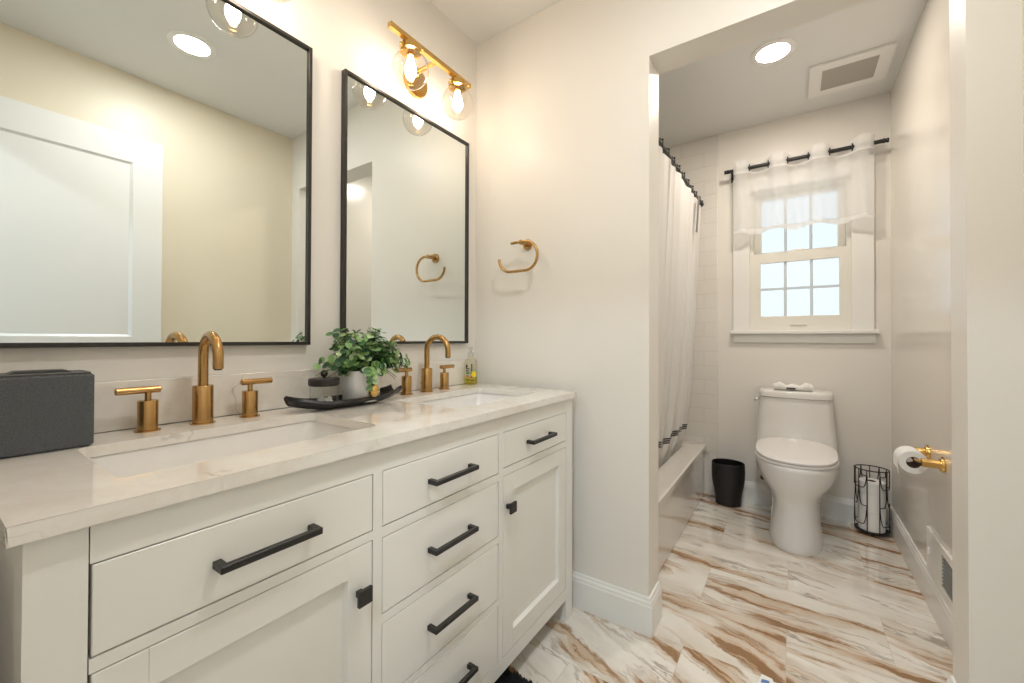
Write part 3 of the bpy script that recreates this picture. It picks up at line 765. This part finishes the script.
# ---------------------------------------------------------------- mirrors
def mirror(y0, y1, label):
    z0, z1 = 1.0788, 2.0214
    t = thing('wall_mirror', label, 'mirror', (.012, (y0+y1)/2, z0), 'rectangular mirrors over the vanity')
    W = .010; D = .024; b = nb()
    bx(b, .001, D, y0, y0+W, z0, z1, .0008, 1); bx(b, .001, D, y1-W, y1, z0, z1, .0008, 1); bx(b, .001, D, y0+W, y1-W, z0, z0+W, .0008, 1); bx(b, .001, D, y0+W, y1-W, z1-W, z1, .0008, 1)
    link('frame', b, M['blackf'], t)
    link('mirror_glass', box(.002, .0155, y0+W-.002, y1-W+.002, z0+W-.002, z1-W+.002), M['mirror'], t)
mirror(.063, .7136, 'black framed mirror above the sink beside the speaker')
mirror(.8291, 1.4801, 'black framed mirror above the sink nearest the partition')

# ---------------------------------------------------------------- vanity lights
def vlight(yc, label):
    t = thing('vanity_light', label, 'wall light', (.0, yc, 2.17), 'two globe brass vanity lights')
    link('backplate', lathe(nb(), [(.060, .001), (.060, .014), (.057, .018), (.001, .018)], yc+.004, 2.150, 36, axis='x'), M['goldb'], t, smooth=35)
    b = tube(nb(), [(.018, yc, 2.185), (.124, yc, 2.185)], .009, 14); lathe(b, [(.016, .018), (.016, .026), (.010, .030)], yc, 2.185, 18, axis='x')
    link('arm', b, M['goldb'], t, smooth=40)
    link('bar', box(.124, .144, yc-.232, yc+.196, 2.176, 2.195, .0015, 1), M['goldb'], t)
    for s_ in (-1, 1):
        y = yc-.008+s_*.1275
        b = lathe(nb(), [(.012, 2.176), (.012, 2.166), (.038, 2.164), (.039, 2.160), (.039, 2.142), (.0355, 2.141), (.012, 2.143), (.012, 2.127), (.001, 2.126)], .134, y, 32, True, False)
        c_ = link('socket_cup', b, M['goldb'], t, smooth=35)
        for q in range(3):
            b = nb(); a = q*2*PI/3+.5; ca, sa = math.cos(a), math.sin(a)
            tube(b, [(.134+.034*ca, y+.034*sa, 2.151), (.134+.045*ca, y+.045*sa, 2.151)], .0022, 8); sphere(b, (.134+.046*ca, y+.046*sa, 2.151), .0042, 10, 6)
            link('thumb_screw', b, M['goldb'], c_, smooth=40)
        b = nb()
        prof = [(.0012, 2.126), (.010, 2.124), (.0115, 2.113), (.016, 2.097), (.0205, 2.081), (.0205, 2.069), (.0160, 2.055), (.007, 2.047), (.0005, 2.0455)]
        lathe(b, prof, .134, y, 20, False, False); link('bulb', b, M['bulb'], c_, smooth=60)
        b = nb(); R_ = .0660; zc = 2.080
        prof = [(.0340, 2.155), (.0340, 2.142)]
        a0 = math.asin(.0340/R_)
        prof += [(R_*math.sin(a0+(PI-a0)*i/22), zc+R_*math.cos(a0+(PI-a0)*i/22)) for i in range(23)]
        lathe(b, prof, .134, y, 40, False, False)
        link('glass_globe', b, M['globe'], t, smooth=60)
vlight(1.155, 'brass two globe light above the mirror beside the partition wall')
vlight(.418, 'brass two globe light above the mirror beside the speaker')

# ---------------------------------------------------------------- towel ring
tw = thing('towel_ring', 'open brass towel ring on the white partition wall', 'towel ring', (.30, YP, 1.50))
b = lathe(nb(), [(.024, YP), (.024, YP-.006), (.022, YP-.009), (.009, YP-.010), (.009, YP-.055), (.011, YP-.055), (.011, YP-.062), (.001, YP-.063)], .302, 1.522, 26, axis='y', capb=False, capt=False)
link('wall_post', b, M['gold'], tw, smooth=35)
yy = YP-.058; path = [(.250, yy, 1.5235), (.285, yy, 1.5240), (.320, yy, 1.5235)]
path += [(.325+.060*math.sin(a), yy, 1.4605+.063*math.cos(a)) for a in [PI*i/16 for i in range(0, 17)]]
path += [(.30, yy, 1.3975), (.25, yy, 1.3975)]
path += [(.245-.060*math.sin(a), yy, 1.4585-.061*math.cos(a)) for a in [PI*i/16 for i in range(1, 9)]]
link('open_ring', tube(nb(), path, .0064, 12), M['gold'], tw, smooth=50)

# ---------------------------------------------------------------- ceiling fittings
def downlight(x, y, label, lens='led'):
    t = thing('recessed_light', label, 'ceiling light', (x, y, HC), 'recessed ceiling lights')
    link('trim_ring', lathe(nb(), [(.100, HC), (.100, HC-.003), (.092, HC-.007), (.072, HC-.006), (.070, HC-.002), (.070, HC)], x, y, 48, False, False), M['trim'], t, smooth=35)
    link('lens', lathe(nb(), [(.0715, HC-.0045), (.001, HC-.0045)], x, y, 40, False, False), M[lens], t)
downlight(1.204, 2.437, 'round recessed ceiling light in front of the exhaust fan', 'led_warm')
downlight(1.199, .775, 'round recessed ceiling light seen in the mirror')
downlight(1.30, -.80, 'round added fill light on the unseen hall ceiling', 'hall_fill')  # added lamp, out of view; sends cool fill through the doorway
fn = thing('exhaust_fan', 'square white bathroom exhaust fan cover on the ceiling', 'exhaust fan', (1.535, 2.84, HC))
b = nb(); x0, x1, y0, y1 = 1.362, 1.706, 2.680, 3.005; i0, i1, j0, j1 = 1.418, 1.650, 2.735, 2.950
zz = HC-.014
for q in ((x0, x1, y0, j0), (x0, x1, j1, y1), (x0, i0, j0, j1), (i1, x1, j0, j1)): bx(b, *q, zz, HC-.001)
bmesh.ops.remove_doubles(b, verts=b.verts[:], dist=1e-6)
link('cover_frame', b, M['trim'], fn); link('mesh_grille', box(i0, i1, j0, j1, HC-.012, HC-.002), M['fan_grille'], fn)

# ---------------------------------------------------------------- toilet
to = thing('toilet', 'white one piece toilet with closed lid below the window', 'toilet', (1.30, 2.85, 0))
TCX = 1.294
def sect(z, f, bk, hx, n=2.3, N=48, egg=.0, cx=TCX):
    cy = f+(bk-f)*(.5+egg); pts = []
    for i in range(N):
        a = 2*PI*i/N; c_, s_ = math.cos(a), math.sin(a)
        x = hx*math.copysign(abs(c_)**(2/n), c_); hy = (bk-cy) if s_ > 0 else (cy-f)
        nn = n if s_ < 0 else 4.0
        x = hx*math.copysign(abs(c_)**(2/nn), c_)
        y = hy*math.copysign(abs(s_)**(2/nn), s_); pts.append((cx+x, cy+y, z))
    return pts
def loft(secs, cap0=True, cap1=True):
    b = nb(); rs_ = [ring(b, q) for q in secs]
    for a, c_ in zip(rs_, rs_[1:]): bridge(b, a, c_)
    if cap0: b.faces.new(rs_[0][::-1])
    if cap1: b.faces.new(rs_[-1])
    return b
secs = [sect(.000, 2.565, 3.10, .126, 2.4), sect(.008, 2.563, 3.10, .127, 2.4), sect(.05, 2.572, 3.10, .121, 2.4), sect(.12, 2.584, 3.10, .115, 2.4), sect(.20, 2.592, 3.10, .111, 2.4),
        sect(.245, 2.590, 3.11, .114, 2.4), sect(.275, 2.580, 3.12, .128, 2.3), sect(.305, 2.565, 3.14, .152, 2.2), sect(.340, 2.548, 3.16, .175, 2.2), sect(.380, 2.535, 3.17, .190, 2.2), sect(.420, 2.528, 3.175, .197, 2.2), sect(.440, 2.528, 3.175, .198, 2.2), sect(.446, 2.534, 3.17, .192, 2.2)]
link('bowl', loft(secs), M['porc'], to, smooth=60)
def tankrow(z, f, hx, bk=YB-.018, bulge=.030, N=24, r=.03):
    pts = []
    for i in range(N+1):
        t = -1+2*i/N; x = TCX+hx*t
        y = f+bulge*abs(t)**2.2+ (.035*max(0, (abs(t)-.86)/.14)**2)
        pts.append((x, y, z))
    pts += [(TCX+hx, bk, z), (TCX-hx, bk, z)]
    return pts
secs = [tankrow(.42, 2.93, .203), tankrow(.46, 2.945, .2025), tankrow(.50, 2.958, .202), tankrow(.54, 2.968, .199), tankrow(.60, 2.976, .195), tankrow(.68, 2.983, .190), tankrow(.735, 2.986, .187), tankrow(.744, 2.988, .185)]
link('tank', loft(secs), M['porc'], to, smooth=50)
secs = [tankrow(.7455, 2.984, .184), tankrow(.750, 2.978, .188), tankrow(.772, 2.978, .189), tankrow(.784, 2.982, .187), tankrow(.790, 2.994, .178), tankrow(.791, 3.02, .15)]
link('tank_lid', loft(secs), M['porc'], to, smooth=50)
def lidsec(z, f, hx, bk=2.955): return sect(z, f, bk, hx, 2.2, egg=.06)
link('seat', loft([lidsec(.4465, 2.540, .184), lidsec(.449, 2.533, .190), lidsec(.459, 2.533, .190), lidsec(.461, 2.538, .186)]), M['seat'], to, smooth=40)
secs = [lidsec(.4635, 2.544, .181), lidsec(.466, 2.536, .187), lidsec(.474, 2.537, .187), lidsec(.480, 2.550, .176), lidsec(.484, 2.60, .14), lidsec(.485, 2.68, .08)]
b = loft(secs)
for v_ in b.verts: v_.co.z += .030*max(0, (v_.co.y-2.60)/.35)
link('lid', b, M['seat'], to, smooth=40)
for s_ in (-1, 1): link('hinge', lathe(nb(), [(.011, TCX+s_*.09), (.011, TCX+s_*.12)], 2.945, .498, 14, axis='x'), M['seat'], to, smooth=40)
b = nb(); bx(b, TCX-.214, TCX-.188, 3.02, 3.045, .715, .738, .003); tube(b, [(TCX-.208, 3.030, .727), (TCX-.212, 2.985, .722), (TCX-.212, 2.96, .718)], .005, 8)
link('flush_lever', b, M['chrome'], to, smooth=40)
# supply valve
vlv = thing('supply_valve', 'small dark water supply valve on the wall behind the toilet', 'valve', (1.118, YB-.03, .20))
b = lathe(nb(), [(.022, YB), (.022, YB-.004), (.008, YB-.006), (.008, YB-.045), (.012, YB-.046), (.012, YB-.070)], 1.122, .205, 16, axis='y'); link('valve_body', b, M['chrome'], vlv, smooth=40)
link('valve_handle', lathe(nb(), [(.014, YB-.0705), (.017, YB-.076), (.014, YB-.090)], 1.122, .205, 12, axis='y'), M['black'], vlv, smooth=40)
link('supply_hose', tube(nb(), [(1.122, YB-.055, .217), (1.118, YB-.055, .26), (1.125, YB-.052, .31), (1.14, YB-.050, .345)], .005, 8), M['chrome'], vlv, smooth=50)
# folded cloth on tank
fc = thing('folded_washcloth', 'small folded white cloth with a dark tag on the toilet tank', 'washcloth', (1.285, 3.06, .7915))
b = nb(); n = 18; g_ = []
for i in range(n+1):
    t = -1+2*i/n; pr = []
    th_ = .016+.008*math.cos(3*t*PI)*.5+.006*abs(t)
    for q in range(14):
        a = 2*PI*q/14; pr.append((1.285+.098*t, 3.035+.012*t+(.040-.008*t*t)*math.copysign(abs(math.cos(a))**.6, math.cos(a)), .7925+th_+th_*math.copysign(abs(math.sin(a))**.7, math.sin(a))))
    g_.append(ring(b, pr))
for a, c_ in zip(g_, g_[1:]): bridge(b, a, c_)
b.faces.new(g_[0][::-1]); b.faces.new(g_[-1]); link('cloth', b, M['cloth'], fc, smooth=60)
link('dark_tag', box(1.252, 1.298, 2.989, 2.9945, .800, .812), M['grey'], fc)

# ---------------------------------------------------------------- waste basket
wb = thing('waste_basket', 'black oval waste basket between tub and toilet', 'waste basket', (.925, 3.095, 0))
b = nb(); prof = []
H_ = .275
for i in range(56):
    t = i/55; r_ = .076+.004*math.sin(t*3)+.022*(1/(1+math.exp(-(t-.45)*9))) ; r_ += .0010*math.sin(i*PI*.9); prof.append((r_, H_*t+.001))
inner = [(r_-.005, z) for r_, z in prof[::-1] if z > .006]
prof2 = [(.001, .001)]+prof+[(prof[-1][0]-.002, H_+.003)]+inner+[(.001, .008)]
lathe(b, prof2, .925, 3.100, 44, False, False, sx=1.0, sy=.86)
link('basket_body', b, M['plastic_black'], wb, smooth=50)

# ---------------------------------------------------------------- wire roll holder
bc = (1.655, 3.105); rx_, ry_ = .076, .068
wh = thing('wire_roll_holder', 'black wire toilet roll holder in the corner', 'toilet roll holder', (bc[0], bc[1], 0))
def epath(z, n=40, s_=1): return [(bc[0]+rx_*s_*math.cos(2*PI*i/n), bc[1]+ry_*s_*math.sin(2*PI*i/n), z) for i in range(n)]
b = nb(); tube(b, epath(.022), .0032, 8, closed=True); link('bottom_ring', b, M['black'], wh, smooth=50)
b = nb(); tube(b, epath(.365), .0032, 8, closed=True); link('top_ring', b, M['black'], wh, smooth=50)
link('base_plate', lathe(nb(), [(.001, .019), (1.0, .019), (1.0, .022), (.001, .022)], *bc, 40, False, False, sx=rx_-.002, sy=ry_-.002), M['black'], wh)
for i in range(3):
    a = 2*PI*i/3+.5; link('foot', lathe(nb(), [(.006, 0), (.006, .019)], bc[0]+.9*rx_*math.cos(a)*.85, bc[1]+.85*ry_*math.sin(a), 10), M['black'], wh)
b = nb()
A0 = math.radians(-90); open_h = .36
wires = []
P_ = lambda a, z: (bc[0]+rx_*math.cos(a), bc[1]+ry_*math.sin(a), z)
for a in (A0-open_h, A0+open_h): tube(b, [P_(a, z) for z in (.022, .13, .24, .335)], .0026, 8); 
for k_, sg in ((A0-open_h, -1), (A0+open_h, 1)): tube(b, [P_(k_+sg*.42*t*1.0, .335+.001*math.sin(t)) for t in [i/6 for i in range(7)]]+[P_(k_+sg*.42, z) for z in (.345, .365)], .0026, 8)
# scallops hanging like fish scales on the rest of the drum
a_start, a_end = A0+open_h, A0-open_h+2*PI; NS = 5; da = (a_end-a_start)/NS
for rowi, (zt, zb) in enumerate(((.365, .265), (.285, .165), (.185, .06))):
    for s_ in range(NS + (rowi % 2)):
        c_ = a_start+da*(s_+(.5 if rowi % 2 == 0 else 0)); pts = []
        for i in range(17):
            t = -1+2*i/16; a = c_+da*.5*math.copysign(abs(t)**.45 if abs(t) > 0 else 0, t); a = min(max(a, a_start), a_end)
            z = zb+(zt-zb)*abs(t)**3.2; pts.append(P_(a, z))
        tube(b, pts, .0024, 6)
for s_ in range(NS+1): tube(b, [P_(a_start+da*s_, z) for z in (.022, .185)], .0024, 6); 
for s_ in range(NS): tube(b, [P_(a_start+da*(s_+.5), z) for z in (.285, .33, .365)], .0024, 6)
link('scalloped_wires', b, M['black'], wh, smooth=50)
def tproll(cx, cy, z0, h, r_, label, group=None):
    t = thing('toilet_roll', label, 'toilet paper', (cx, cy, z0), group)
    link('paper', lathe(nb(), [(.020, z0), (r_-.002, z0), (r_, z0+.002), (r_, z0+h-.002), (r_-.002, z0+h), (.020, z0+h)], cx, cy, 36, False, False), M['paper'], t, smooth=40)
    link('cardboard_core', lathe(nb(), [(.0198, z0+.0005), (.0198, z0+h-.0005), (.0185, z0+h-.0005), (.0185, z0+.0005)], cx, cy, 28, False, False), M['card'], t, smooth=40)
tproll(bc[0], bc[1], .0225, .105, .060, 'lowest spare toilet roll inside the wire holder', 'spare rolls in the wire holder')
tproll(bc[0], bc[1], .1280, .105, .060, 'middle spare toilet roll inside the wire holder', 'spare rolls in the wire holder')
tproll(bc[0], bc[1], .2335, .062, .060, 'topmost spare toilet roll inside the wire holder', 'spare rolls in the wire holder')

# ---------------------------------------------------------------- paper holder on the right wall
ph = thing('paper_holder', 'brass two post toilet paper holder on the right wall', 'toilet roll holder', (XR, 2.31, .626))
PZ = .626
for y in (2.215, 2.425):
    b = lathe(nb(), [(.027, XR), (.027, XR-.009), (.025, XR-.012), (.0165, XR-.012), (.0165, XR-.062), (.0150, XR-.064)], y, PZ, 26, axis='x', capb=False)
    p_ = link('post', b, M['goldb'], ph, smooth=35)
    link('set_screw', lathe(nb(), [(.003, PZ+.025), (.003, PZ+.030)], XR-.006, y, 8), M['black'], p_)
link('spindle', tube(nb(), [(XR-.050, 2.218, PZ), (XR-.070, 2.240, PZ), (XR-.074, 2.262, PZ-.002), (XR-.074, 2.415, PZ-.002), (XR-.055, 2.425, PZ)], .0060, 14), M['goldb'], ph, smooth=50)
rl = thing('toilet_roll', 'toilet roll in use hanging on the brass holder', 'toilet paper', (XR-.071, 2.32, PZ-.012))
cx_, cz_ = XR-.076, PZ-.016; y0, y1 = 2.268, 2.368; r_ = .045
b = lathe(nb(), [(.0225, y0), (r_-.001, y0), (r_, y0+.001), (r_, y1-.001), (r_-.001, y1), (.0225, y1)], cx_, cz_, 44, axis='y', capb=False, capt=False)
link('paper', b, M['paper'], rl, smooth=40)
b = nb(); pa = [(cx_+(r_+.0008)*math.cos(a), cz_+(r_+.0008)*math.sin(a)) for a in [math.radians(90+90*i/8) for i in range(9)]]
pa += [(cx_-r_-.001, cz_-.015), (cx_-r_+.000, cz_-.035)]
l0 = ring(b, [(x, y0+.002, z) for x, z in pa]+[(cx_-r_+.003, y0+.004, cz_-.062)]); l1 = ring(b, [(x, y1-.002, z) for x, z in pa]+[(cx_-r_+.002, y1-.055, cz_-.040)])
for i in range(len(l0)-1): b.faces.new((l0[i], l0[i+1], l1[i+1], l1[i]))
link('loose_sheet', b, M['paper'], rl, smooth=60)
link('cardboard_core', lathe(nb(), [(.0224, y0+.0005), (.0224, y1-.0005), (.0212, y1-.0005), (.0212, y0+.0005), (.0224, y0+.0005)], cx_, cz_, 30, False, False, axis='y'), M['card'], rl, smooth=40)

# ---------------------------------------------------------------- wall register
rg_ = thing('wall_register', 'white wall air register with grey louvres above the right baseboard', 'air vent', (XR, 2.26, .23))
b = nb(); y0, y1, z0, z1 = 2.06, 2.425, .141, .316; i0, i1, j0, j1 = 2.085, 2.215, .165, .290
for q in ((y0, y1, z0, j0), (y0, y1, j1, z1), (y0, i0, j0, j1), (i1, y1, j0, j1)): bx(b, XR-.010, XR-.0005, *q)
bmesh.ops.remove_doubles(b, verts=b.verts[:], dist=1e-6)
link('frame', b, M['trim'], rg_)
b = nb(); bx(b, XR-.003, XR-.001, i0, i1, j0, j1)
for i in range(9): z = j0+.008+i*.0138; bx(b, XR-.009, XR-.003, i0+.001, i1-.001, z, z+.003)
link('louvres', b, M['vent_grey'], rg_)
link('lever', box(XR-.016, XR-.010, 2.375, 2.382, .215, .245, .001, 1), M['trim'], rg_)

# ---------------------------------------------------------------- open door resting near the right wall (seen in the mirror)
dr = bpy.data.objects.new('door_1', None); C.objects.link(dr); dr.location = (1.727, .375, .01); dr['kind'] = 'structure'
b = nb(); x0, x1 = 1.712, 1.745; dy0, dy1, dz1 = -.045, .805, 2.195; S = .128
panels = ((.25, .97), (1.105, 2.052))
bx(b, x0, x1, dy0, dy0+S, .01, dz1, .001, 1); bx(b, x0, x1, dy1-S, dy1, .01, dz1, .001, 1)
for z0, z1 in ((.01, .25), (.97, 1.105), (2.052, dz1)): bx(b, x0, x1, dy0+S, dy1-S, z0, z1)
for z0, z1 in panels:
    a = ring(b, [(x0+.001, dy0+S, z0), (x0+.001, dy1-S, z0), (x0+.001, dy1-S, z1), (x0+.001, dy0+S, z1)]); s_ = .012
    c_ = ring(b, [(x0+.010, dy0+S+s_, z0+s_), (x0+.010, dy1-S-s_, z0+s_), (x0+.010, dy1-S-s_, z1-s_), (x0+.010, dy0+S+s_, z1-s_)])
    bridge(b, a, c_); b.faces.new(c_)
link('door_leaf', b, M['trim'], dr)
b = lathe(nb(), [(.026, x0), (.026, x0-.006), (.010, x0-.008), (.010, x0-.035), (.026, x0-.045), (.027, x0-.060), (.018, x0-.068), (.001, x0-.069)], .745, 1.0, 28, axis='x', capb=False, capt=False)
link('door_knob', b, M['gold'], dr, smooth=40)
for z in (.25, 1.9): link('hinge', box(1.745, 1.752, -.052, -.03, z, z+.09), M['black'], dr)

# ---------------------------------------------------------------- black shag rug and the scrap on the floor
rg = tag(link('shag_rug', nb(), M['rug'], loc=(.80, .70, 0)), 'black shaggy bath rug on the tile below the vanity', 'rug') if False else None
b = nb(); bx(b, .515, 1.015, .30, 1.095, .001, .010, .003)
base = len(b.verts)
for i in range(5200):
    x = .508+rnd.random()*.514; y = .293+rnd.random()*.812
    if i < 2400: x = .508+rnd.random()*.16; y = .98+rnd.random()*.125
    h = .014+rnd.random()*.014; r_ = .0030+rnd.random()*.0022; dx, dy = rnd.uniform(-.008, .008), rnd.uniform(-.008, .008)
    lo = [b.verts.new((x+r_*math.cos(a), y+r_*math.sin(a), .006)) for a in (0, 2.1, 4.2)]
    mi = [b.verts.new((x+dx*.7+r_*1.2*math.cos(a), y+dy*.7+r_*1.2*math.sin(a), .006+h*.7)) for a in (0, 2.1, 4.2)]
    tp = b.verts.new((x+dx, y+dy, .006+h))
    for q in range(3):
        b.faces.new((lo[q], lo[(q+1) % 3], mi[(q+1) % 3], mi[q])); b.faces.new((mi[q], mi[(q+1) % 3], tp))
tag(link('shag_rug', b, M['rug'], loc=(.765, .70, 0)), 'black shaggy bath rug on the tile below the vanity', 'rug')
sq = thing('paper_scrap', 'tiny white and blue paper scrap lying on the tile floor', 'paper scrap', (1.21, 1.555, 0))
link('paper', prism(nb(), [(1.188, 1.535), (1.236, 1.553), (1.226, 1.582), (1.196, 1.586)], 'z', .0005, .0025), M['paper'], sq)
link('blue_print', prism(nb(), [(1.196, 1.545), (1.222, 1.555), (1.217, 1.566), (1.198, 1.562)], 'z', .0025, .0030), M['blue'], sq)
